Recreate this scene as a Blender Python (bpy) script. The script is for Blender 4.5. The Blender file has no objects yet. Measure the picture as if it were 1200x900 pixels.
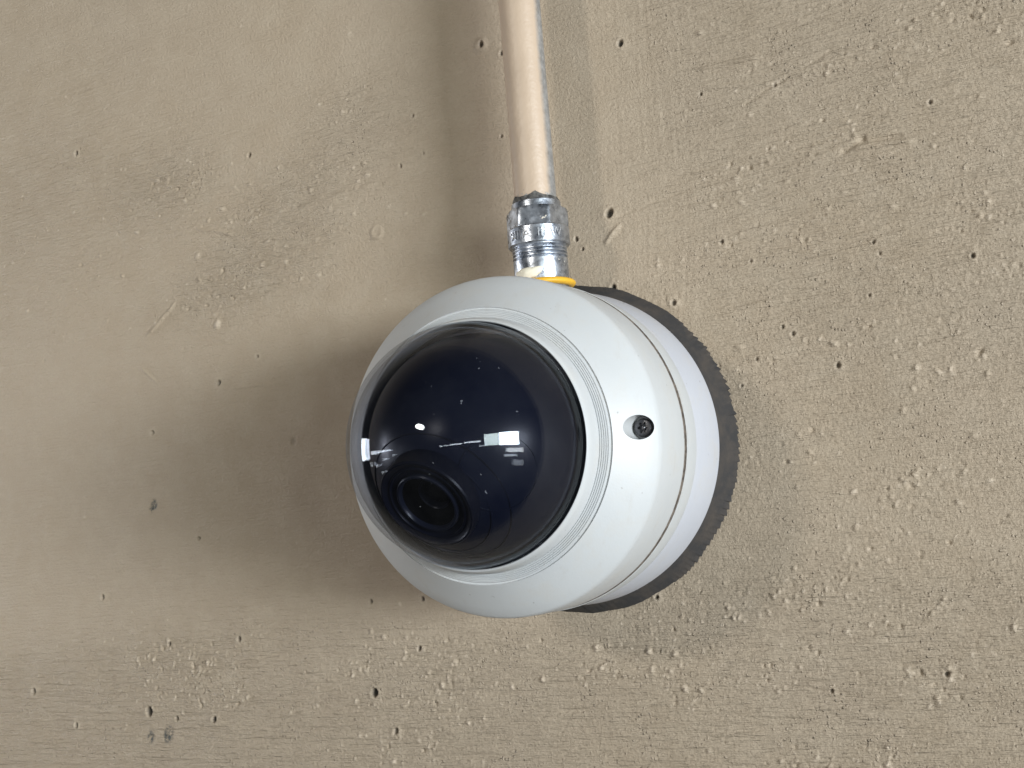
import bpy, bmesh, math, random
import numpy as np
from mathutils import Vector, Matrix

R = math.radians
scene = bpy.context.scene
col = scene.collection

# ------------------------------------------------------------------ camera
CAM_POS = Vector((0.18510, -0.49373, -0.02634))
CAM_FWD = Vector((-0.39353965, 0.91288395, 0.10848705)).normalized()
CAM_RIGHT = Vector((0.90953857, 0.40379521, -0.09843276)).normalized()
CAM_UP = CAM_RIGHT.cross(CAM_FWD).normalized()
FOCAL = 1396.65 / 1200.0            # focal length in frame widths
cd = bpy.data.cameras.new("camera")
cd.sensor_fit = 'HORIZONTAL'
cd.sensor_width = 36.0
cd.lens = 36.0 * FOCAL
cd.clip_start = 0.01
cd.clip_end = 50.0
cam = bpy.data.objects.new("camera", cd)
col.objects.link(cam)
m = Matrix((CAM_RIGHT, CAM_UP, -CAM_FWD)).transposed().to_4x4()
m.translation = CAM_POS
cam.matrix_world = m
scene.camera = cam

# ------------------------------------------------------------------ ambient light of the covered space
world = bpy.data.worlds.new("World")
scene.world = world
world.use_nodes = True
bg = world.node_tree.nodes["Background"]
bg.inputs["Color"].default_value = (1.0, 0.955, 0.88, 1)
bg.inputs["Strength"].default_value = 0.024

# ------------------------------------------------------------------ lamps: daylight openings and one ceiling lamp
def area_lamp(name, az, el, dist, wdeg, hdeg, radiance, colour, shape='RECTANGLE', roll=0.0):
    """az from the wall's normal towards the right, el upwards, seen from the camera housing"""
    a, e = R(az), R(el)
    d = Vector((math.sin(a) * math.cos(e), -math.cos(a) * math.cos(e), math.sin(e)))
    w = 2 * dist * math.tan(R(wdeg) / 2)
    h = 2 * dist * math.tan(R(hdeg) / 2)
    ld = bpy.data.lights.new(name, 'AREA')
    ld.shape = shape
    ld.size, ld.size_y = w, h
    area = w * h * (math.pi / 4 if shape == 'ELLIPSE' else 1)
    ld.energy = radiance * math.pi * area
    ld.color = colour
    o = bpy.data.objects.new(name, ld)
    col.objects.link(o)
    z = d.normalized()
    x = Vector((0, 0, 1)).cross(z).normalized()
    y = z.cross(x)
    mm = Matrix((x, y, z)).transposed().to_4x4() @ Matrix.Rotation(R(roll), 4, 'Z')
    mm.translation = Vector((0, -0.06, 0)) + d * dist
    o.matrix_world = mm
    return o

DAY = (0.89, 0.95, 1.0)
area_lamp("window_daylight", 61, -0.5, 3.0, 18, 11, 68.0, DAY)         # two bays of the open side, trees behind one
area_lamp("window_daylight", 45, -0.5, 3.0, 13, 10, 20.0, (0.90, 1.0, 0.93))
area_lamp("sunlit_ground", 66, -10.5, 3.0, 16, 3.5, 14.0, (1.0, 0.98, 0.94))
area_lamp("ceiling_lamp", -19, 16, 2.4, 7.5, 4.2, 92.0, (1.0, 0.95, 0.86), 'ELLIPSE', -12)
for az, el, w, h, rad in ((-86, 4.0, 7, 11, 40), (-71, 1.2, 7, 2.0, 22), (-61, 1.0, 9, 1.3, 22), (-52, 0.8, 5, 0.8, 20), (-58, -4.5, 5, 0.9, 12), (-69, -7, 4, 1.2, 10),
                          (-76, -5, 3, 2.5, 9), (-64, -12, 3, 1.5, 7), (-47, -3, 3, 1.2, 10),
                          (2, -2.0, 7, 0.6, 18), (13, -1.8, 11, 0.9, 18), (28, -1.2, 14, 1.2, 20), (62, -15, 12, 2.0, 9), (70, -21, 10, 4.5, 4), (36, -5.5, 5, 1.2, 8)):
    area_lamp("opening_daylight", az, el, 3.4, w, h, rad, (0.95, 0.97, 1.0))

scene.view_settings.view_transform = 'Standard'
scene.view_settings.look = 'None'
scene.view_settings.exposure = 0.0
scene.cycles.use_adaptive_sampling = False
scene.cycles.use_denoising = True
scene.cycles.denoising_prefilter = 'ACCURATE'
scene.view_settings.gamma = 1.0
scene.view_settings.use_curve_mapping = False

# ------------------------------------------------------------------ helpers
def wall_point(px, py):
    """the place on the wall (x, z) that the 1200 x 900 photograph shows at (px, py)"""
    d = CAM_FWD + CAM_RIGHT * ((px - 600) / 1396.65) - CAM_UP * ((py - 450) / 1396.65)
    t = -CAM_POS.y / d.y
    p = CAM_POS + d * t
    return p.x, p.z

def link(o, parent=None):
    col.objects.link(o)
    if parent is not None:
        o.parent = parent
    return o

def mesh_obj(name, verts, faces, mat, parent=None, sharp=30):
    me = bpy.data.meshes.new(name)
    me.from_pydata([tuple(v) for v in verts], [], [tuple(f) for f in faces])
    me.update()
    me.polygons.foreach_set("use_smooth", [True] * len(me.polygons))
    me.set_sharp_from_angle(angle=R(sharp))
    if mat:
        me.materials.append(mat)
    return link(bpy.data.objects.new(name, me), parent)

def lathe(profile, n=192, axis='Y', closed=False, jitter=None):
    """profile of (radius, height); height runs out of the wall (-Y) or upwards (Z)"""
    V, F = [], []
    k = len(profile)
    for i in range(n):
        a = 2 * math.pi * i / n
        c, s = math.cos(a), math.sin(a)
        for j, (r, h) in enumerate(profile):
            if jitter:
                r, h = jitter(i, j, r, h)
            V.append((r * c, -h, r * s) if axis == 'Y' else (r * c, r * s, h))
    for i in range(n):
        i2 = (i + 1) % n
        for j in range(k if closed else k - 1):
            j2 = (j + 1) % k
            f = (i * k + j, i * k + j2, i2 * k + j2, i2 * k + j)
            F.append(f if axis == 'Z' else f)
    return V, F

def fix_normals(o):
    bm = bmesh.new(); bm.from_mesh(o.data)
    bmesh.ops.remove_doubles(bm, verts=bm.verts, dist=1e-7)
    bmesh.ops.recalc_face_normals(bm, faces=bm.faces)
    bm.to_mesh(o.data); bm.free()
    o.data.update()

def basis(n):
    n = Vector(n).normalized()
    x = n.cross(Vector((0, 0, 1))).normalized()
    y = n.cross(x).normalized()
    return x, y, n

def place(V, n, origin):
    """points made around +Z moved so that +Z runs along n from origin"""
    x, y, z = basis(n)
    o = Vector(origin)
    return [o + x * v[0] + y * v[1] + z * v[2] for v in V]

# ------------------------------------------------------------------ materials
def new_mat(name):
    mt = bpy.data.materials.new(name); mt.use_nodes = True
    nt = mt.node_tree
    return mt, nt, nt.nodes["Principled BSDF"]

def N(nt, kind, **kw):
    nd = nt.nodes.new(kind)
    for k, v in kw.items():
        if k in nd.inputs.keys() if hasattr(nd.inputs, 'keys') else False:
            nd.inputs[k].default_value = v
        else:
            setattr(nd, k, v)
    return nd

def noise(nt, vec, scale, detail=4, rough=0.55, dist=0.0):
    nd = nt.nodes.new("ShaderNodeTexNoise")
    nd.inputs["Scale"].default_value = scale
    nd.inputs["Detail"].default_value = detail
    nd.inputs["Roughness"].default_value = rough
    nd.inputs["Distortion"].default_value = dist
    nt.links.new(vec, nd.inputs["Vector"])
    return nd.outputs["Fac"]

def ramp(nt, fac, p0, p1, c0=(0, 0, 0, 1), c1=(1, 1, 1, 1)):
    nd = nt.nodes.new("ShaderNodeValToRGB")
    nd.color_ramp.elements[0].position = p0; nd.color_ramp.elements[0].color = c0
    nd.color_ramp.elements[1].position = p1; nd.color_ramp.elements[1].color = c1
    nt.links.new(fac, nd.inputs["Fac"])
    return nd.outputs["Color"]

def mix(nt, fac, a, b, blend='MIX'):
    nd = nt.nodes.new("ShaderNodeMix"); nd.data_type = 'RGBA'; nd.blend_type = blend
    for sock, v in ((nd.inputs[0], fac), (nd.inputs[6], a), (nd.inputs[7], b)):
        if hasattr(v, 'is_linked') or hasattr(v, 'links'):
            nt.links.new(v, sock)
        else:
            sock.default_value = v if not isinstance(v, tuple) or len(v) == 4 else (*v, 1)
    return nd.outputs[2]

def math_n(nt, op, a, b=None, clamp=False):
    nd = nt.nodes.new("ShaderNodeMath"); nd.operation = op; nd.use_clamp = clamp
    for i, v in enumerate((a, b)):
        if v is None: continue
        if hasattr(v, 'links'): nt.links.new(v, nd.inputs[i])
        else: nd.inputs[i].default_value = v
    return nd.outputs[0]

def obj_coord(nt, scale=None):
    tc = nt.nodes.new("ShaderNodeTexCoord")
    if scale is None:
        return tc.outputs["Object"]
    mp = nt.nodes.new("ShaderNodeMapping"); mp.inputs["Scale"].default_value = scale
    nt.links.new(tc.outputs["Object"], mp.inputs["Vector"])
    return mp.outputs["Vector"]

def bump(nt, bsdf, height, strength, dist, prev=None):
    b = nt.nodes.new("ShaderNodeBump")
    b.inputs["Strength"].default_value = strength
    b.inputs["Distance"].default_value = dist
    nt.links.new(height, b.inputs["Height"])
    if prev is not None: nt.links.new(prev, b.inputs["Normal"])
    nt.links.new(b.outputs["Normal"], bsdf.inputs["Normal"])
    return b.outputs["Normal"]

def attr(nt, name):
    a = nt.nodes.new("ShaderNodeAttribute"); a.attribute_name = name
    return a.outputs["Fac"]

def wall_material():
    mt, nt, b = new_mat("tan_wall_paint")
    v = obj_coord(nt)
    big = noise(nt, v, 9, 5, 0.6)
    mid = noise(nt, v, 60, 6, 0.65)
    fine = noise(nt, v, 900, 3, 0.6)
    c = ramp(nt, big, 0.3, 0.72, (0.372, 0.296, 0.212, 1), (0.440, 0.350, 0.257, 1))
    c = mix(nt, math_n(nt, 'MULTIPLY', ramp(nt, noise(nt, v, 4.5, 4, 0.55), 0.42, 0.62), 0.5), c, (0.345, 0.285, 0.218, 1))
    c = mix(nt, ramp(nt, mid, 0.42, 0.75), c, (0.428, 0.350, 0.262, 1))
    c = mix(nt, math_n(nt, 'MULTIPLY', ramp(nt, fine, 0.35, 0.75), 0.36), c, (0.32, 0.265, 0.20, 1))
    # pale grains on the high spots
    c = mix(nt, math_n(nt, 'MULTIPLY', attr(nt, "worn"), 0.6), c, (0.62, 0.52, 0.41, 1))
    # the pits' inner shade put into the colour, and two dirty marks
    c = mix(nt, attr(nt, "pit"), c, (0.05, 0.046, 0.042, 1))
    c = mix(nt, math_n(nt, 'MULTIPLY', attr(nt, "stain"), ramp(nt, noise(nt, v, 420, 4, 0.7), 0.40, 0.56)), c, (0.075, 0.080, 0.076, 1))
    nt.links.new(c, b.inputs["Base Color"])
    b.inputs["Roughness"].default_value = 0.55
    b.inputs["Specular IOR Level"].default_value = 0.35
    rough = attr(nt, "rough")
    vo = nt.nodes.new("ShaderNodeTexVoronoi"); vo.inputs["Scale"].default_value = 760
    nt.links.new(v, vo.inputs["Vector"])
    sp = nt.nodes.new("ShaderNodeSeparateColor"); nt.links.new(vo.outputs["Color"], sp.inputs[0])
    dome_ = ramp(nt, vo.outputs["Distance"], 0.10, 0.42, (1, 1, 1, 1), (0, 0, 0, 1))
    some = ramp(nt, sp.outputs[0], 0.78, 0.82)
    clump = ramp(nt, noise(nt, v, 38, 3, 0.6), 0.46, 0.64)
    cr = math_n(nt, 'MULTIPLY', math_n(nt, 'MULTIPLY', math_n(nt, 'MULTIPLY', dome_, some), clump), math_n(nt, 'ADD', math_n(nt, 'MULTIPLY', rough, 0.9), 0.05))
    mp = nt.nodes.new("ShaderNodeMapping"); mp.inputs["Rotation"].default_value = (0, R(9), 0); mp.inputs["Scale"].default_value = (45, 45, 620)
    nt.links.new(v, mp.inputs["Vector"])
    streak = math_n(nt, 'MULTIPLY', noise(nt, mp.outputs["Vector"], 1.0, 4, 0.65), math_n(nt, 'ADD', math_n(nt, 'MULTIPLY', rough, 0.8), 0.3))
    nS = bump(nt, b, streak, 1.0, 0.0019)
    n0 = bump(nt, b, cr, 1.0, 0.0009, nS)
    n1 = bump(nt, b, noise(nt, v, 700, 3, 0.6), 0.8, 0.0006, n0)
    bump(nt, b, noise(nt, v, 1500, 2, 0.6), 0.6, 0.0003, n1)
    return mt

def white_plastic(name, c0, c1, rough=0.38, specks=True):
    mt, nt, b = new_mat(name)
    v = obj_coord(nt)
    c = ramp(nt, noise(nt, v, 35, 5, 0.6), 0.3, 0.75, (*c0, 1), (*c1, 1))
    if specks:
        dirt = noise(nt, v, 420, 2, 0.5)
        c = mix(nt, math_n(nt, 'MULTIPLY', ramp(nt, dirt, 0.735, 0.775), 0.55), c, (0.18, 0.16, 0.14, 1))
        sm = noise(nt, v, 70, 6, 0.7)
        c = mix(nt, math_n(nt, 'MULTIPLY', ramp(nt, sm, 0.50, 0.80), 0.38), c, (0.46, 0.42, 0.36, 1))
        sx = nt.nodes.new("ShaderNodeSeparateXYZ"); nt.links.new(v, sx.inputs[0])
        drip = ramp(nt, noise(nt, obj_coord(nt, (260, 260, 14)), 1.0, 4, 0.6), 0.60, 0.76)
        c = mix(nt, math_n(nt, 'MULTIPLY', drip, 0.16), c, (0.34, 0.29, 0.23, 1))
        near = math_n(nt, 'SUBTRACT', 1.0, math_n(nt, 'MULTIPLY', math_n(nt, 'ABSOLUTE', math_n(nt, 'ADD', sx.outputs["Y"], 0.0568)), 330), True)
        seam_dirt = math_n(nt, 'MULTIPLY', near, ramp(nt, noise(nt, v, 260, 5, 0.7), 0.42, 0.66))
        c = mix(nt, math_n(nt, 'MULTIPLY', seam_dirt, 0.7), c, (0.26, 0.20, 0.15, 1))
    nt.links.new(c, b.inputs["Base Color"])
    rr = nt.nodes.new("ShaderNodeMapRange")
    nt.links.new(noise(nt, v, 120, 4), rr.inputs["Value"])
    rr.inputs["To Min"].default_value = rough - 0.08; rr.inputs["To Max"].default_value = rough + 0.12
    nt.links.new(rr.outputs["Result"], b.inputs["Roughness"])
    bump(nt, b, noise(nt, v, 1100, 3), 0.22, 0.0002)
    return mt

def plain(name, c, rough=0.4, metal=0.0, nscale=300, nmix=0.3, c2=None, bmp=0.1):
    mt, nt, b = new_mat(name)
    v = obj_coord(nt)
    c2 = c2 or tuple(x * 0.55 for x in c)
    cc = mix(nt, math_n(nt, 'MULTIPLY', ramp(nt, noise(nt, v, nscale, 5, 0.6), 0.4, 0.7), nmix), (*c, 1), (*c2, 1))
    nt.links.new(cc, b.inputs["Base Color"])
    b.inputs["Roughness"].default_value = rough
    b.inputs["Metallic"].default_value = metal
    bump(nt, b, noise(nt, v, nscale * 3, 3), bmp, 0.0003)
    return mt

def galvanised():
    mt, nt, b = new_mat("galvanised_metal")
    v = obj_coord(nt)
    n1 = noise(nt, v, 220, 4, 0.6)
    c = ramp(nt, n1, 0.3, 0.7, (0.22, 0.245, 0.29, 1), (0.62, 0.66, 0.73, 1))
    grime = ramp(nt, noise(nt, v, 160, 5, 0.7, 0.6), 0.57, 0.70)
    c = mix(nt, math_n(nt, 'MULTIPLY', grime, 0.7), c, (0.10, 0.095, 0.09, 1))
    cement = ramp(nt, noise(nt, v, 330, 4, 0.6), 0.66, 0.70)
    c = mix(nt, cement, c, (0.66, 0.60, 0.50, 1))
    nt.links.new(c, b.inputs["Base Color"])
    met = math_n(nt, 'SUBTRACT', 0.92, cement, True)
    nt.links.new(met, b.inputs["Metallic"])
    nt.links.new(ramp(nt, n1, 0.2, 0.8, (0.2, 0.2, 0.2, 1), (0.42, 0.42, 0.42, 1)), b.inputs["Roughness"])
    bump(nt, b, noise(nt, v, 240, 3, 0.6), 0.3, 0.0006)
    return mt

def pipe_material():
    """tan wall paint on galvanised tube; the side the brush missed stays bare metal, and the end is chipped"""
    mt, nt, b = new_mat("painted_conduit")
    v = obj_coord(nt)
    sx = nt.nodes.new("ShaderNodeSeparateXYZ"); nt.links.new(v, sx.inputs[0])
    wob = math_n(nt, 'MULTIPLY', math_n(nt, 'SUBTRACT', noise(nt, v, 60, 5, 0.6), 0.5), 0.0034)
    # bare strip along the right-hand side, facing the wall
    side = math_n(nt, 'ADD', math_n(nt, 'ADD', math_n(nt, 'MULTIPLY', sx.outputs["X"], 0.88), math_n(nt, 'MULTIPLY', sx.outputs["Y"], 0.47)), wob)
    bare1 = ramp(nt, math_n(nt, 'MULTIPLY', math_n(nt, 'SUBTRACT', side, 0.0046), 300), 0.0, 0.6)
    # chipped lower end
    wob2 = math_n(nt, 'MULTIPLY', math_n(nt, 'SUBTRACT', noise(nt, v, 230, 5, 0.65), 0.5), 0.018)
    low = math_n(nt, 'SUBTRACT', 0.0405, math_n(nt, 'ADD', sx.outputs["Z"], wob2))
    bare2 = ramp(nt, math_n(nt, 'MULTIPLY', low, 900), 0.0, 0.5)
    bare = math_n(nt, 'MAXIMUM', bare1, bare2)
    paint = ramp(nt, noise(nt, v, 45, 5), 0.3, 0.75, (0.45, 0.345, 0.255, 1), (0.51, 0.395, 0.295, 1))
    metal = ramp(nt, noise(nt, v, 300, 6, 0.7), 0.35, 0.65, (0.20, 0.195, 0.19, 1), (0.38, 0.37, 0.36, 1))
    nt.links.new(mix(nt, bare, paint, metal), b.inputs["Base Color"])
    nt.links.new(math_n(nt, 'MULTIPLY', bare, 0.3), b.inputs["Metallic"])
    b.inputs["Roughness"].default_value = 0.42
    n1 = bump(nt, b, noise(nt, v, 420, 4, 0.6), 0.45, 0.0005)
    bump(nt, b, math_n(nt, 'SUBTRACT', 1.0, bare), 0.35, 0.0004, n1)
    return mt

def dome_material():
    """thin smoke-tinted polycarbonate: a mirror-like coat over a tinted see-through body"""
    mt, nt, b = new_mat("smoked_dome")
    nt.nodes.remove(b)
    out = nt.nodes["Material Output"]
    tr = nt.nodes.new("ShaderNodeBsdfTransparent"); tr.inputs["Color"].default_value = (0.79, 0.80, 0.83, 1)
    gl = nt.nodes.new("ShaderNodeBsdfGlossy"); gl.inputs["Roughness"].default_value = 0.03; gl.inputs["Color"].default_value = (0.86, 0.93, 1.0, 1)
    lw = nt.nodes.new("ShaderNodeLayerWeight"); lw.inputs["Blend"].default_value = 0.5
    p = math_n(nt, 'POWER', lw.outputs["Facing"], 5.0)
    f = math_n(nt, 'ADD', math_n(nt, 'MULTIPLY', p, 0.45), 0.021, True)
    mx = nt.nodes.new("ShaderNodeMixShader")
    nt.links.new(f, mx.inputs[0]); nt.links.new(tr.outputs[0], mx.inputs[1]); nt.links.new(gl.outputs[0], mx.inputs[2])
    # a film of dust
    df = nt.nodes.new("ShaderNodeBsdfDiffuse"); df.inputs["Color"].default_value = (0.6, 0.62, 0.66, 1)
    v = obj_coord(nt)
    d1 = math_n(nt, 'MULTIPLY', ramp(nt, noise(nt, v, 30, 6, 0.7), 0.35, 0.8), 0.008)
    d2 = math_n(nt, 'MULTIPLY', ramp(nt, noise(nt, v, 520, 2, 0.5), 0.775, 0.80), 0.25)
    mx2 = nt.nodes.new("ShaderNodeMixShader")
    nt.links.new(math_n(nt, 'ADD', d1, d2, True), mx2.inputs[0])
    nt.links.new(mx.outputs[0], mx2.inputs[1]); nt.links.new(df.outputs[0], mx2.inputs[2])
    nt.links.new(mx2.outputs[0], out.inputs["Surface"])
    return mt

M_WALL = wall_material()
M_COVER = white_plastic("white_cover", (0.475, 0.487, 0.495), (0.515, 0.527, 0.535), 0.42)
M_BASE = white_plastic("white_base", (0.44, 0.45, 0.49), (0.475, 0.485, 0.525), 0.48)
M_SEAM = plain("dirty_seam", (0.055, 0.042, 0.034), 0.8, 0, 400, 0.6, (0.30, 0.25, 0.2))
M_GASKET = plain("dark_gasket", (0.030, 0.028, 0.028), 0.9, 0, 130, 0.7, (0.068, 0.054, 0.043), 0.8)
M_DOME = dome_material()
M_LINER = plain("navy_liner", (0.0070, 0.0092, 0.0205), 0.28, 0, 80, 0.4, (0.010, 0.013, 0.026), 0.02)
M_HOOD = plain("lens_hood_black", (0.0048, 0.006, 0.013), 0.34, 0, 200, 0.2, None, 0.03)
M_RING = plain("lens_ring_grey", (0.009, 0.011, 0.020), 0.3, 0, 200, 0.2, None, 0.03)
M_LENS = plain("lens_glass_black", (0.003, 0.003, 0.004), 0.04, 0, 50, 0.1, None, 0.0)
M_LENSBLACK = plain("matt_black", (0.002, 0.002, 0.0025), 0.7, 0, 200, 0.2, None, 0.03)
for _m in (M_LINER, M_HOOD, M_RING, M_LENSBLACK):
    _m.node_tree.nodes["Principled BSDF"].inputs["Specular IOR Level"].default_value = 0.16 if _m is not M_LENSBLACK else 0.04
M_SCREW = plain("black_screw", (0.12, 0.12, 0.13), 0.28, 0.85, 500, 0.4, None, 0.1)
M_GALV = galvanised()
M_PIPE = pipe_material()
M_LETTER = plain("worn_bright_metal", (0.62, 0.64, 0.68), 0.36, 0.85, 420, 0.9, (0.16, 0.16, 0.17), 0.4)
M_YELLOW = plain("yellow_seal", (0.72, 0.40, 0.025), 0.45, 0, 300, 0.4, (0.55, 0.30, 0.03), 0.15)
M_CREAM = plain("cream_paint", (0.80, 0.74, 0.60), 0.5, 0, 400, 0.3, (0.62, 0.55, 0.42), 0.3)
M_BLACKGUNK = plain("black_sealant", (0.035, 0.034, 0.034), 0.55, 0, 400, 0.6, (0.25, 0.24, 0.22), 0.5)

# ------------------------------------------------------------------ wall: a relief of brush ridges, grains, pits
rng = np.random.default_rng(7)
random.seed(7)

def vnoise(x, z, cx, cz, seed, ang=0.0):
    """smooth value noise with cells cx by cz metres, turned by ang"""
    c, s = math.cos(ang), math.sin(ang)
    u = (x * c + z * s) / cx + 1000.37
    w = (-x * s + z * c) / cz + 1000.71
    iu = np.floor(u).astype(np.int64); iw = np.floor(w).astype(np.int64)
    fu = u - iu; fw = w - iw
    fu = fu * fu * (3 - 2 * fu); fw = fw * fw * (3 - 2 * fw)
    T = np.random.default_rng(seed).random((512, 512))
    def g(a, b): return T[(a + 7 * (b // 512)) % 512, b % 512]
    a = g(iu, iw) * (1 - fu) + g(iu + 1, iw) * fu
    b = g(iu, iw + 1) * (1 - fu) + g(iu + 1, iw + 1) * fu
    return (a * (1 - fw) + b * fw) * 2 - 1

def axis_coords(lo, hi, step, far, grow=1.18):
    core = list(np.arange(lo, hi + step * 0.5, step))
    a, s = [], step
    x = core[0]
    while x > -far:
        s = min(s * grow, 0.12); x -= s; a.append(x)
    b, s = [], step
    x = core[-1]
    while x < far:
        s = min(s * grow, 0.12); x += s; b.append(x)
    return np.array(a[::-1] + core + b)

STEP = 0.00052
xs = axis_coords(-0.37, 0.215, STEP, 0.9)
zs = axis_coords(-0.150, 0.305, STEP, 0.9)
X, Z = np.meshgrid(xs, zs, indexing='ij')
H = np.zeros_like(X); PIT_SHADE = np.zeros_like(X); PALE = np.zeros_like(X); STAIN = np.zeros_like(X)

def blob(px, py, rx, rz, ang=0.0):
    """soft patch on the wall centred where the photograph shows (px, py); radii in metres"""
    cx, cz = wall_point(px, py)
    c, s = math.cos(ang), math.sin(ang)
    u = ((X - cx) * c + (Z - cz) * s) / rx; w = (-(X - cx) * s + (Z - cz) * c) / rz
    return np.exp(-(u * u + w * w))

RAD = np.hypot(X, Z)
# where the plaster is rough
rough_right = 1 / (1 + np.exp(-(X - 0.055) / 0.014)) * (0.55 + 0.45 / (1 + np.exp(-(Z - 0.0) / 0.03)))
zb = -0.062 + 0.004 * np.sin(X * 22)
rough_low = 1 / (1 + np.exp((Z - zb + 0.008) / 0.006))
rough_left = np.clip(blob(340, 235, .055, .020, .35) + blob(200, 215, .030, .022) + blob(410, 130, .03, .018) * .6 + blob(300, 320, .06, .018, .2) * .9 + blob(60, 250, .06, .06) * .6, 0, 1)
ROUGH = np.clip(rough_right + rough_low * 1.05 + rough_left, 0, 1.2)

# undulation and general orange peel
H += 0.00055 * vnoise(X, Z, .06, .045, 1) + 0.00022 * vnoise(X, Z, .018, .013, 2)
H += 0.000045 * vnoise(X, Z, .0022, .0022, 3) * (0.5 + ROUGH) + 0.00003 * vnoise(X, Z, .0013, .0013, 4)
# trowel ridges running nearly level on the right, dead level at the bottom
r1 = vnoise(X, Z, .055, .0042, 5, 0.17); r2 = vnoise(X, Z, .03, .0022, 6, 0.15)
H += rough_right * (0.00065 * np.maximum(r1, 0) ** 2 + 0.00016 * r2)
r3 = vnoise(X, Z, .028, .0019, 8, -0.03); r4 = vnoise(X, Z, .012, .0014, 9, 0.02)
H += rough_low * (0.00026 * r3 + 0.00020 * r4)
# curved brush marks sweeping round the housing and down beside the conduit
ARC = np.hypot(X - 0.012, np.maximum(Z, 0) * 0 + np.minimum(Z - 0.03, 0) + 0 * Z)
arcd = np.where(Z > 0.03, np.abs(X - 0.012 + 0.02 * np.exp(-(Z - .03) / .05)), ARC)
marks = vnoise(arcd, Z * 0.25 + X * 0.1, .0013, .012, 11)
mask_arc = np.exp(-((arcd - 0.040) / 0.026) ** 2) * (X > 0.0)
H += 0.00009 * marks * mask_arc * (1 / (1 + np.exp(-(X - .02) / .005)))
# slanting lines on the left
H += rough_left * 0.00022 * vnoise(X, Z, .02, .0024, 12, .3)
# a few long thin scored lines
def line(p0, p1, w, h, curve=0.0):
    global H
    (x0, z0), (x1, z1) = wall_point(*p0), wall_point(*p1)
    L = math.hypot(x1 - x0, z1 - z0); ux, uz = (x1 - x0) / L, (z1 - z0) / L
    u = ((X - x0) * ux + (Z - z0) * uz) / L; d = -(X - x0) * uz + (Z - z0) * ux
    d = d - curve * np.sin(np.clip(u, 0, 1) * math.pi)
    d = d + 0.0004 * vnoise(u * L, u * 0, .006, 1, 77)
    e = np.clip(np.minimum(u, 1 - u) * 8, 0, 1)
    H = H + 1.7 * h * np.exp(-(d / w) ** 2) * e * (u > 0) * (u < 1)
line((700, 265), (1040, 140), .0006, -.00022, .002)
line((720, 330), (1090, 255), .0006, -.0002)
line((860, 130), (980, 55), .0006, -.0003)
line((770, 215), (980, 150), .0005, -.0002)
line((815, 82), (895, 66), .0010, .0007)
line((820, 103), (910, 98), .0012, .0004)
line((984, 179), (1016, 160), .0012, -.0007); line((1004, 166), (1060, 160), .0012, -.0005)
line((996, 176), (1075, 166), .0012, .0006, .001)
line((165, 430), (185, 450), .0006, .00035); line((170, 395), (208, 350), .0007, .0005, -.001)
line((230, 268), (275, 275), .0008, .0005); line((345, 245), (445, 215), .0012, .0004)
line((709, 287), (728, 263), .0009, .0006, .0006)
line((270, 455), (330, 450), .0006, .00025)
line((900, 800), (1010, 815), .0007, -.0003); line((800, 790), (1035, 805), .0006, -.0002)
line((170, 760), (420, 768), .0006, -.0002); line((300, 770), (330, 766), .0006, -.0004)

def stamp(cx, cz, r, h, ecc=1.0, ang=0.0, sharp=2.0, target=None, tval=1.0, power=1.0):
    """add a rounded grain (h > 0) or a pit (h < 0) of radius r"""
    R3 = r * max(ecc, 1) * 2.2
    i0, i1 = np.searchsorted(xs, (cx - R3, cx + R3)); k0, k1 = np.searchsorted(zs, (cz - R3, cz + R3))
    if i1 <= i0 or k1 <= k0: return
    x = X[i0:i1, k0:k1] - cx; z = Z[i0:i1, k0:k1] - cz
    c, s = math.cos(ang), math.sin(ang)
    u = (x * c + z * s) / (r * ecc); w = (-x * s + z * c) / r
    g = np.exp(-(u * u + w * w) ** sharp)
    H[i0:i1, k0:k1] += h * g
    if target is not None:
        t = target[i0:i1, k0:k1]
        np.maximum(t, np.clip(g * 1.25 * tval, 0, 1) ** power, out=t)

# grains gathered in trails and patches of the rough places
CLUMP = np.clip(vnoise(X, Z, .034, .009, 21, 0.17) * .8 + vnoise(X, Z, .07, .05, 22) * .5 + .08, 0, 1) ** 1.2
pts = 0
while pts < 3200:
    x = random.uniform(-0.38, 0.22); z = random.uniform(-0.155, 0.31)
    i = min(np.searchsorted(xs, x), len(xs) - 1); k = min(np.searchsorted(zs, z), len(zs) - 1)
    low = rough_low[i, k]; ro = ROUGH[i, k]
    if random.random() > min(1, ro) ** 1.6 * CLUMP[i, k] * 1.6 + 0.006: continue
    pts += 1
    r = .00038 + .00014 * random.random() + .0005 * random.random() ** 6
    sgn = 1 if random.random() < 0.66 else -1
    hh = sgn * r * random.uniform(.35, 1.15) * (0.6 + .5 * ro)
    stamp(x, z, r, hh, random.uniform(1, 1.7), random.gauss(.17, .6) if low < .5 else random.uniform(0.7, 2.2), random.uniform(.9, 2.0),
          PALE if (sgn > 0 and random.random() < (.8 if low > .5 else .45)) else None, random.uniform(.3, 1.0))
for k in range(34):      # larger blisters upper right
    x, z = wall_point(random.uniform(770, 1250), random.uniform(-20, 520))
    r = random.uniform(.0007, .0013)
    stamp(x, z, r, r * random.uniform(.35, .85), random.uniform(1, 1.8), random.uniform(-1, 1), 1.3, PALE, random.uniform(0, .4))
for k in range(36):
    x, z = wall_point(random.gauss(350, 70), random.gauss(250, 45))
    r = random.uniform(.0006, .0012)
    stamp(x, z, r, r * random.uniform(.3, .7), random.uniform(1, 2), random.uniform(-.4, .8), 1.3, PALE, random.uniform(.2, .6))

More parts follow.
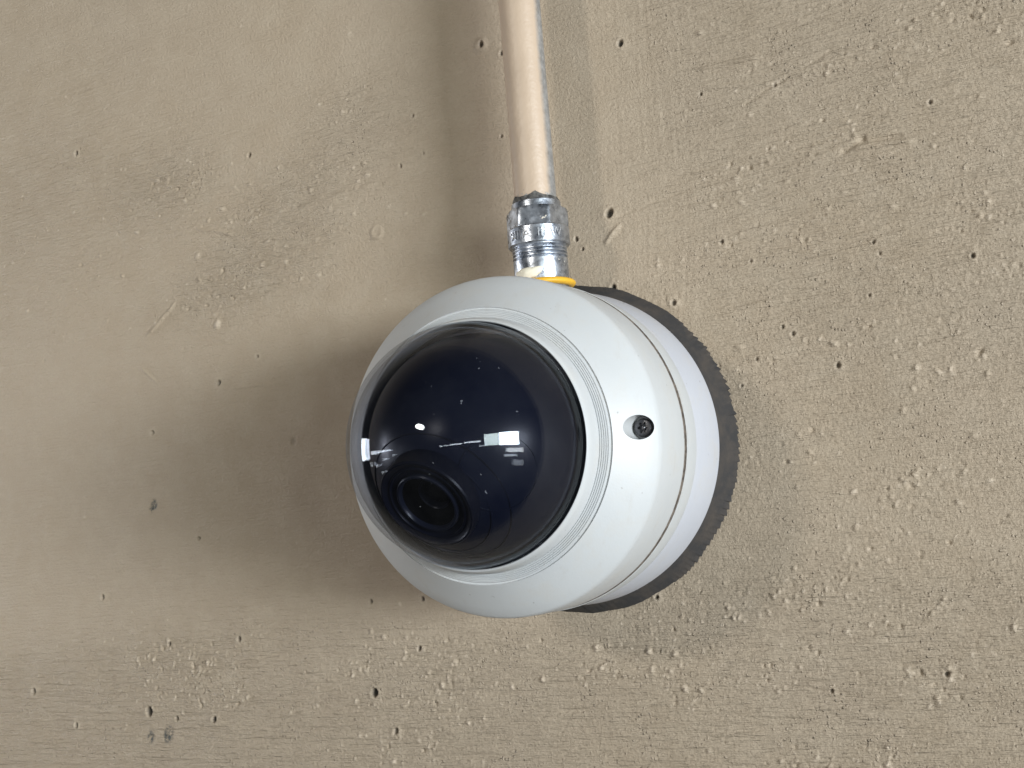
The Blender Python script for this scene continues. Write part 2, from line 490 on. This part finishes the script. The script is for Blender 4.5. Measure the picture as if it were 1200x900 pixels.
# the pits, drips and marks one can pick out
pits = [(714, 250, 7.5), (727, 51, 5.5), (846, 283, 4), (1024, 284, 3.6), (1031, 297, 3), (821, 110, 3.2), (908, 100, 3.2), (982, 428, 5), (790, 355, 5),
        (719, 337, 5), (292, 182, 3.6), (470, 195, 3), (302, 418, 3), (257, 449, 4.2), (179, 507, 3.8), (484, 136, 3),
        (497, 180, 2.5), (233, 631, 3.8), (280, 749, 4.5), (198, 755, 3.6), (439, 812, 7), (464, 857, 5), (175, 834, 7), (252, 843, 5), (207, 842, 4),
        (492, 760, 4), (496, 702, 4), (435, 705, 4), (929, 391, 4), (917, 383, 3.4), (869, 452, 3.2), 
        (887, 421, 3.4), (1019, 346, 3.4), (880, 306, 3.2), (675, 280, 4), (683, 292, 3.4), (564, 52, 5), (588, 62, 4.5), (588, 160, 3), 
        (770, 700, 4), (975, 810, 4), 
        (90, 180, 4), (120, 700, 4), (40, 810, 5), (90, 850, 4), (1090, 120, 4), (1140, 300, 4.4), (1110, 790, 5)]
for px, py, s in pits:
    x, z = wall_point(px, py)
    dist = (Vector((x, 0, z)) - CAM_POS).length
    r = s * 0.56 * dist / 1396.65
    stamp(x, z, r * 1.9, r * random.uniform(.3, 1.0), random.uniform(1, 1.5), random.uniform(0, 3), 1.0, PALE, random.uniform(0, .6))                 # raised lip
    stamp(x, z, r, -r * 2.2, random.uniform(1.0, 1.35), random.uniform(.9, 1.9), 2.6, PIT_SHADE, min(1.0, .2 + s * .13) * random.uniform(.7, 1.0), 1.4)
x, z = wall_point(441, 273); stamp(x, z, .0034, .0009, 1.1, 1.2, 3); stamp(x + .0006, z + .0006, .0022, -.0005, 1.1, 1.2, 2)
x, z = wall_point(255, 380); stamp(x, z, .0017, .0012, 1.5, 1.2, 1.6, PALE, .7)
x, z = wall_point(563, 53); stamp(x, z, .0030, .0007, 1.3, .9, 3)
for (px, py, r, e, a) in ((180, 592, .0021, 1.5, 1.5), (177, 597, .0016, 1.2, .5), (344, 517, .0016, 1.2, 1.4), (197, 861, .0030, 1.5, 1.2), (176, 864, .0022, 1.5, 1.4)):
    x, z = wall_point(px, py); stamp(x, z, r, -.0003, e, a, 3, STAIN, .8 if px != 344 else .25)
# flatten behind the housing so the relief never pokes through its foot
inside = 1 / (1 + np.exp((RAD - 0.0690) / 0.0006))
H = H * (1 - inside) - 0.0012 * inside
H = np.where((np.abs(X) > 0.6) | (np.abs(Z) > 0.6), H * 0.4, H)

nx, nz = X.shape
co = np.stack([X, -H, Z], -1).reshape(-1, 3).astype(np.float32)
idx = np.arange(nx * nz).reshape(nx, nz)
quads = np.stack([idx[:-1, :-1], idx[1:, :-1], idx[1:, 1:], idx[:-1, 1:]], -1).reshape(-1, 4).astype(np.int32)
me = bpy.data.meshes.new("wall")
me.vertices.add(len(co)); me.vertices.foreach_set("co", co.ravel())
me.loops.add(quads.size); me.loops.foreach_set("vertex_index", quads.ravel())
me.polygons.add(len(quads)); me.polygons.foreach_set("loop_start", np.arange(0, quads.size, 4, dtype=np.int32))
me.polygons.foreach_set("use_smooth", np.ones(len(quads), dtype=bool))
me.update(calc_edges=True)
for nm, arr in (("pit", PIT_SHADE), ("worn", PALE), ("stain", STAIN), ("rough", ROUGH)):  # worn: pale tops of grains and lips; pit: shade painted in the holes
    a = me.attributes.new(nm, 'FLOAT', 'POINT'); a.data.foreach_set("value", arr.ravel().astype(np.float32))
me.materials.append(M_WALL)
wall = link(bpy.data.objects.new("wall", me))
wall["kind"] = "structure"
wall["label"] = "rough tan painted plaster wall with small pits and trowel ridges"

# ------------------------------------------------------------------ the dome camera
camera_root = link(bpy.data.objects.new("dome_camera", None))
camera_root.empty_display_size = 0.05
camera_root["label"] = "round white security dome camera with smoked dome on the tan wall"
camera_root["category"] = "security camera"

# serrated dark gasket between the wall and the base
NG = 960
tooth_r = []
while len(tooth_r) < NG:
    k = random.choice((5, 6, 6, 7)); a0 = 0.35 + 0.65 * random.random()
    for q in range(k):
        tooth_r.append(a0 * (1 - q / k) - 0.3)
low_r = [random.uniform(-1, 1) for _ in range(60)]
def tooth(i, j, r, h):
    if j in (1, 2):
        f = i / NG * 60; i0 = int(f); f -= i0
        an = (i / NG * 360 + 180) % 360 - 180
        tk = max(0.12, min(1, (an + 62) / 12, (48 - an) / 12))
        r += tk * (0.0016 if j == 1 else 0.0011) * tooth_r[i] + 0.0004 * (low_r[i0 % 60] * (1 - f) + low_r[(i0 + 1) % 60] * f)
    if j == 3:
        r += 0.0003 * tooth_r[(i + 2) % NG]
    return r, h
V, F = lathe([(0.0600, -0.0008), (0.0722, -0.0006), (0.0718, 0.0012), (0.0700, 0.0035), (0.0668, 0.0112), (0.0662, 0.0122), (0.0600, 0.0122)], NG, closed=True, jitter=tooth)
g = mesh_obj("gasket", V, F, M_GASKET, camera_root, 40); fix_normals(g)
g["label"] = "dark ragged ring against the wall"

V, F = lathe([(0.0560, 0.0122), (0.0668, 0.0122), (0.0673, 0.0126), (0.0673, 0.0140), (0.0668, 0.0200), (0.0648, 0.0395), (0.0645, 0.0402), (0.0640, 0.0404), (0.0560, 0.0404)], 256, closed=True)
o = mesh_obj("mounting_base", V, F, M_BASE, camera_root, 25); fix_normals(o)

V, F = lathe([(0.0560, 0.0406), (0.0649, 0.0406), (0.0654, 0.0411), (0.0656, 0.0430), (0.0658, 0.0545), (0.0657, 0.0552), (0.0650, 0.0555), (0.0560, 0.0555)], 256, closed=True)
o = mesh_obj("flange_ring", V, F, M_COVER, camera_root, 25); fix_normals(o)

V, F = lathe([(0.0560, 0.0553), (0.0655, 0.0553), (0.0652, 0.0578), (0.0560, 0.0578)], 256, closed=True)
o = mesh_obj("seam", V, F, M_SEAM, camera_root, 25); fix_normals(o)

prof = [(0.0560, 0.0574), (0.0648, 0.0574), (0.0653, 0.0579), (0.0654, 0.0600), (0.0650, 0.0740), (0.0645, 0.0835), (0.0642, 0.0849), (0.0635, 0.0860),
        (0.0600, 0.0895), (0.0560, 0.09345), (0.0512, 0.0982), (0.0509, 0.0985), (0.0506, 0.0980), (0.0501, 0.0981)]
r, y = 0.0498, 0.0987
for k in range(5):           # fine turned grooves
    prof += [(r, y + 0.00022), (r - 0.00034, y + 0.00032), (r - 0.00046, y + 0.00008), (r - 0.00058, y + 0.00012)]
    r -= 0.00062; y += 0.00046
prof += [(0.0464, 0.1022), (0.0461, 0.1060), (0.0457, 0.1076), (0.0452, 0.1083), (0.04485, 0.1085), (0.04455, 0.1082), (0.0444, 0.1070), (0.0444, 0.0960), (0.0560, 0.0700)]
V, F = lathe(prof, 256, closed=True)
cover = mesh_obj("cover", V, F, M_COVER, camera_root, 18); fix_normals(cover)
# drilled screw recess
SX, SZ, SR = 0.0583, -0.0002, 0.0044
cut = mesh_obj("cut", *lathe([(1e-6, 0.0828), (SR, 0.0828), (SR, 0.120), (1e-6, 0.120)], 64), None); fix_normals(cut)
cut.location = (SX, 0, SZ)
bpy.context.view_layer.update()
bmod = cover.modifiers.new("b", 'BOOLEAN'); bmod.operation = 'DIFFERENCE'; bmod.object = cut; bmod.solver = 'EXACT'
dg = bpy.context.evaluated_depsgraph_get()
nm = bpy.data.meshes.new_from_object(cover.evaluated_get(dg))
cover.modifiers.clear(); cover.data = nm; nm.name = "cover"
nm.set_sharp_from_angle(angle=R(22))
if not nm.materials: nm.materials.append(M_COVER)
bpy.data.objects.remove(cut)

# dark six-lobed security screw at the bottom of the recess
def make_screw(parent):
    n = 72
    V, F = [], []
    yt = 0.0862
    def ringv(fr, y):
        s = len(V)
        for i in range(n):
            a = 2 * math.pi * i / n
            rr = fr(a); V.append((SX + rr * math.cos(a), -y, SZ + rr * math.sin(a)))
        return s
    star = lambda a: 0.00165 + 0.00042 * math.cos(6 * a)
    rs = [ringv(lambda a: 0.0033, 0.0828), ringv(lambda a: 0.0033, yt - 0.0007), ringv(lambda a: 0.0029, yt - 0.0001), ringv(lambda a: 0.0025, yt),
          ringv(lambda a: star(a) + 0.00008, yt), ringv(star, yt - 0.0001), ringv(star, yt - 0.0016), ringv(lambda a: 0.0007, yt - 0.0016), ringv(lambda a: 0.0007, yt - 0.0003), ringv(lambda a: 0.0004, yt - 0.0001)]
    for a, b in zip(rs[:-1], rs[1:]):
        for i in range(n):
            F.append((a + i, a + (i + 1) % n, b + (i + 1) % n, b + i))
    F.append(tuple(rs[-1] + i for i in range(n)))
    o = mesh_obj("screw", V, F, M_SCREW, parent, 30); fix_normals(o)
    o["label"] = "black six-lobed screw sunk in its recess"
make_screw(camera_root)

# inner liner (dark ball) with an opening for the lens
DC = Vector((0, -0.106, 0))                 # centre of the dome
LN = Vector((-0.150, -0.812, -0.564)).normalized()
def sphere_mesh(rad, cy, nlat, nlon, phi0, phi1):
    V, F = [], []
    for i in range(nlat + 1):
        ph = phi0 + (phi1 - phi0) * i / nlat
        for j in range(nlon):
            a = 2 * math.pi * j / nlon
            V.append((rad * math.sin(ph) * math.cos(a), cy - rad * math.cos(ph), rad * math.sin(ph) * math.sin(a)))
    for i in range(nlat):
        for j in range(nlon):
            F.append((i * nlon + j, (i + 1) * nlon + j, (i + 1) * nlon + (j + 1) % nlon, i * nlon + (j + 1) % nlon))
    return V, F
V, F = sphere_mesh(0.0410, -0.0985, 120, 192, 0.002, R(96))
def axis_dist(p):
    q = Vector(p) - DC
    return (q - LN * q.dot(LN)).length
F = [f for f in F if min(axis_dist(V[i]) for i in f) > 0.0172]
liner = mesh_obj("liner", V, F, M_LINER, camera_root, 40); fix_normals(liner)

lens_root = link(bpy.data.objects.new("lens_module", None), camera_root)
lens_root.empty_display_size = 0.01
def along(profile, name, mat, n=128, closed=False, parent=lens_root, nrm=LN, sharp=25):
    V, F = lathe(profile, n, 'Z', closed)
    o = mesh_obj(name, place(V, nrm, DC), F, mat, parent, sharp); fix_normals(o)
    return o
along([(0.0178, 0.020), (0.0178, 0.0354), (0.0174, 0.0360), (0.0168, 0.0360), (0.0163, 0.0355), (0.0148, 0.0349), (0.0146, 0.0354), (0.0141, 0.0354), (0.0138, 0.0346), (0.0118, 0.0340), (0.0118, 0.020)], "lens_hood", M_HOOD, closed=True)
along([(0.0117, 0.030), (0.0117, 0.0352), (0.0113, 0.0356), (0.0107, 0.0356), (0.0103, 0.0350), (0.0101, 0.0340), (0.0117, 0.0340)], "lens_ring", M_RING, closed=True)
along([(0.0116, 0.034), (0.0101, 0.0339), (0.0099, 0.0300), (0.0062, 0.0278), (0.0116, 0.0270)], "lens_tube", M_LENSBLACK, closed=True)
along([(0.0062, 0.0265), (0.0062, 0.0300), (0.0058, 0.0304), (0.0054, 0.0300), (0.0053, 0.0270)], "lens_barrel", M_HOOD, closed=True)
along([(0.0054 * math.sin(t * math.pi / 2 / 14), 0.0262 + 0.0034 * math.cos(t * math.pi / 2 / 14)) for t in range(0, 15)], "lens_glass", M_LENS, 64)

V, F = lathe([(0.0350, 0.0995), (0.0441, 0.0995), (0.0441, 0.1008), (0.0350, 0.1015)], 192, closed=True)
o = mesh_obj("liner_flange", V, F, M_LINER, liner, 30); fix_normals(o)
# the turret's raised rims round the lens, as on the liner's surface
def rim_on_liner(nrm, ang, a0, a1, name, width=0.0005, lift=0.0005, mat=None):
    x, y, n = basis(nrm)
    c = Vector((0, -0.0985, 0)); V, F = [], []
    k = 90
    for i in range(k + 1):
        t = R(a0 + (a1 - a0) * i / k)
        e = min(i, k - i) / 6.0
        lf = lift * min(1, e)
        for da, l in ((-width, -0.0008), (-width * .5, lf), (width * .5, lf), (width, -0.0008)):
            an = R(ang) + da / 0.041
            d = n * math.cos(an) + (x * math.cos(t) + y * math.sin(t)) * math.sin(an)
            V.append(c + d * (0.0410 + l))
    for i in range(k):
        for j in range(3):
            F.append((i * 4 + j, i * 4 + j + 1, i * 4 + j + 5, i * 4 + j + 4))
    o = mesh_obj(name, V, F, mat or M_RING, liner, 40); fix_normals(o)
    return o
rim_on_liner(LN, 30.5, -180, 180, "turret_rim", 0.0004, 0.0004, M_LINER)
rim_on_liner(LN, 40, -180, 180, "turret_rim", 0.0003, 0.0004, M_HOOD)
rim_on_liner((0.50, -0.78, -0.30), 19, -180, 180, "turret_rim", 0.0004, 0.0003, M_LINER)

# smoked dome shell: short straight skirt, then a hemisphere
outer, inner = [], []
R1, R2, DY = 0.0441, 0.0425, 0.1080
for k in range(0, 61):
    ph = math.pi / 2 * k / 60
    outer.append((max(R1 * math.sin(ph), 1e-6), DY + R1 * math.cos(ph)))
    inner.append((max(R2 * math.sin(ph), 1e-6), DY + R2 * math.cos(ph)))
prof = outer + [(R1, 0.0990)] + [(R2, 0.0990)] + inner[::-1]
V, F = lathe(prof, 192, closed=False)
dome = mesh_obj("dome", V, F, M_DOME, camera_root, 60); fix_normals(dome)
dome["label"] = "glossy smoke-tinted clear dome"

# ------------------------------------------------------------------ conduit and its connector
PX, PY, TILT = 0.0037, -0.030, R(1.24)      # at the connector's foot; the conduit leans a little
PR = 0.00895
V, F = lathe([(PR, 0.0325), (PR, 0.034), (PR, 0.054)] + [(PR, 0.054 + 0.02 * k) for k in range(1, 41)], 96, 'Z')
pipe = mesh_obj("conduit_pipe", V, F, M_PIPE, None, 40)
pipe.location = (PX, PY, 0.066); pipe.rotation_euler = (0, TILT, 0)
pipe["label"] = "tan painted metal conduit pipe running up the wall from the camera"
pipe["category"] = "pipe"

conn = link(bpy.data.objects.new("conduit_connector", None))
conn.location = (PX, PY, 0.066); conn.rotation_euler = (0, TILT, 0)
conn.empty_display_size = 0.02
conn["label"] = "galvanised compression connector joining the conduit to the camera's top"
conn["category"] = "pipe fitting"
def conn_part(name, prof, mat, n=96, closed=True, sharp=28, jitter=None):
    V, F = lathe([(r, z - 0.066) for r, z in prof], n, 'Z', closed, jitter)
    o = mesh_obj(name, V, F, mat, conn, sharp); fix_normals(o); return o
# yellow sealing ring on the housing
tor = [(0.0119 + 0.0022 * math.cos(t * math.pi / 8), 0.0684 + 0.0015 * math.sin(t * math.pi / 8)) for t in range(16)]
o = conn_part("sealing_ring", tor, M_YELLOW); o["label"] = "yellow sealing ring"
# body with threads
prof = [(0.0085, 0.062), (0.0112, 0.062), (0.0115, 0.0715), (0.0116, 0.0722), (0.0116, 0.0788), (0.0112, 0.0792), (0.0109, 0.0793)]
z = 0.0794
for k in range(4):
    prof += [(0.0109, z), (0.0117, z + 0.0006), (0.0117, z + 0.0009), (0.0109, z + 0.0014)]; z += 0.0015
prof += [(0.0085, z)]
conn_part("threaded_body", prof, M_GALV)
# nut: plain band, then six flats with rounded shoulders
conn_part("nut_band", [(0.0095, 0.0848), (0.0128, 0.0848), (0.0132, 0.0853), (0.0132, 0.0921), (0.0128, 0.0926), (0.0095, 0.0926)], M_GALV)
V, F = [], []
nn = 96; prof = [(1, 0.0926), (1, 0.0931), (1, 0.0993), (1, 0.1004), (1, 0.1009), (1, 0.1011), (1, 0.1036), (1, 0.1039)]
for i in range(nn):
    a = 2 * math.pi * i / nn
    am = ((a + math.pi / 6 + 0.25) % (math.pi / 3)) - math.pi / 6
    hexr = 0.0115 / math.cos(am)
    for j, (s, z) in enumerate(prof):
        lim = (0.0130, 0.0134, 0.0134, 0.0126, 0.0116, 0.0106, 0.0105, 0.0098)[j]
        rr = min(hexr, lim) * (1.0 if j < 3 else 1.0)
        rr = min(rr, lim)
        V.append((rr * math.cos(a), rr * math.sin(a), z - 0.066))
for i in range(nn):
    for j in range(len(prof) - 1):
        k = len(prof); i2 = (i + 1) % nn
        F.append((i * k + j, i2 * k + j, i2 * k + j + 1, i * k + j + 1))
o = mesh_obj("hexagon_nut", V, F, M_GALV, conn, 30); fix_normals(o)
# worn raised characters on the band
def letters(txt, ang0, size, zc):
    cu = bpy.data.curves.new("t", 'FONT'); cu.body = txt; cu.size = size; cu.extrude = 0.0004; cu.align_x = 'CENTER'; cu.align_y = 'CENTER'; cu.space_character = 1.05
    cu.resolution_u = 2
    t = bpy.data.objects.new("t", cu); col.objects.link(t)
    bpy.context.view_layer.update()
    me2 = bpy.data.meshes.new_from_object(t.evaluated_get(bpy.context.evaluated_depsgraph_get()))
    bpy.data.objects.remove(t)
    for v in me2.vertices:
        x, y, z = v.co
        a = ang0 + x / 0.0132
        rr = 0.0132 + z
        v.co = (rr * math.cos(a), rr * math.sin(a), zc - 0.066 + y)
    me2.materials.clear(); me2.materials.append(M_LETTER)
    o = link(bpy.data.objects.new("raised_lettering", me2), conn)
    o["label"] = "worn raised characters on the nut's band"
letters("9IIIA. IIEW", R(-76), 0.0052, 0.0886)
# cream paint splash and the ragged black sealant round the conduit's end
V, F = lathe([(1e-6, 0.0012), (0.5, 0.0011), (0.85, 0.0007), (1.0, -0.0006)], 40, 'Z')
VV = []
for (x, y, z) in V:
    a = math.atan2(y, x)
    k = 1 + 0.12 * math.sin(3 * a + 1) + 0.07 * math.sin(5 * a)
    ex = math.copysign(abs(x) ** 0.8, x); ey = math.copysign(abs(y) ** 0.55, y) * (x * x + y * y) ** 0.2
    lx, lz = ex * 0.0064 * k, ey * 0.0027 * k + x * 0.0007
    an = R(-100) + lx / 0.0116
    rr = 0.0117 + z
    VV.append((rr * math.cos(an), rr * math.sin(an), 0.0722 - 0.066 + lz))
o = mesh_obj("paint_splash", VV, F, M_CREAM, conn, 50); fix_normals(o)
gun = [random.uniform(0, 1) for _ in range(96)]
def ragged(i, j, r, z):
    if j >= 2:
        z += 0.0010 * gun[i // 3] * (j == 2) + 0.0024 * (gun[i // 6] * (1 - (i % 6) / 6) + gun[(i // 6 + 1) % 96] * ((i % 6) / 6)) ** 2 * (j == 3)
    r += 0.0004 * gun[(i * 7 + j) % 96]
    return r, z
conn_part("sealant", [(0.0090, 0.1034), (0.0099, 0.1038), (0.0097, 0.1044), (0.00915, 0.1052)], M_BLACKGUNK, 96, False, 50, ragged)
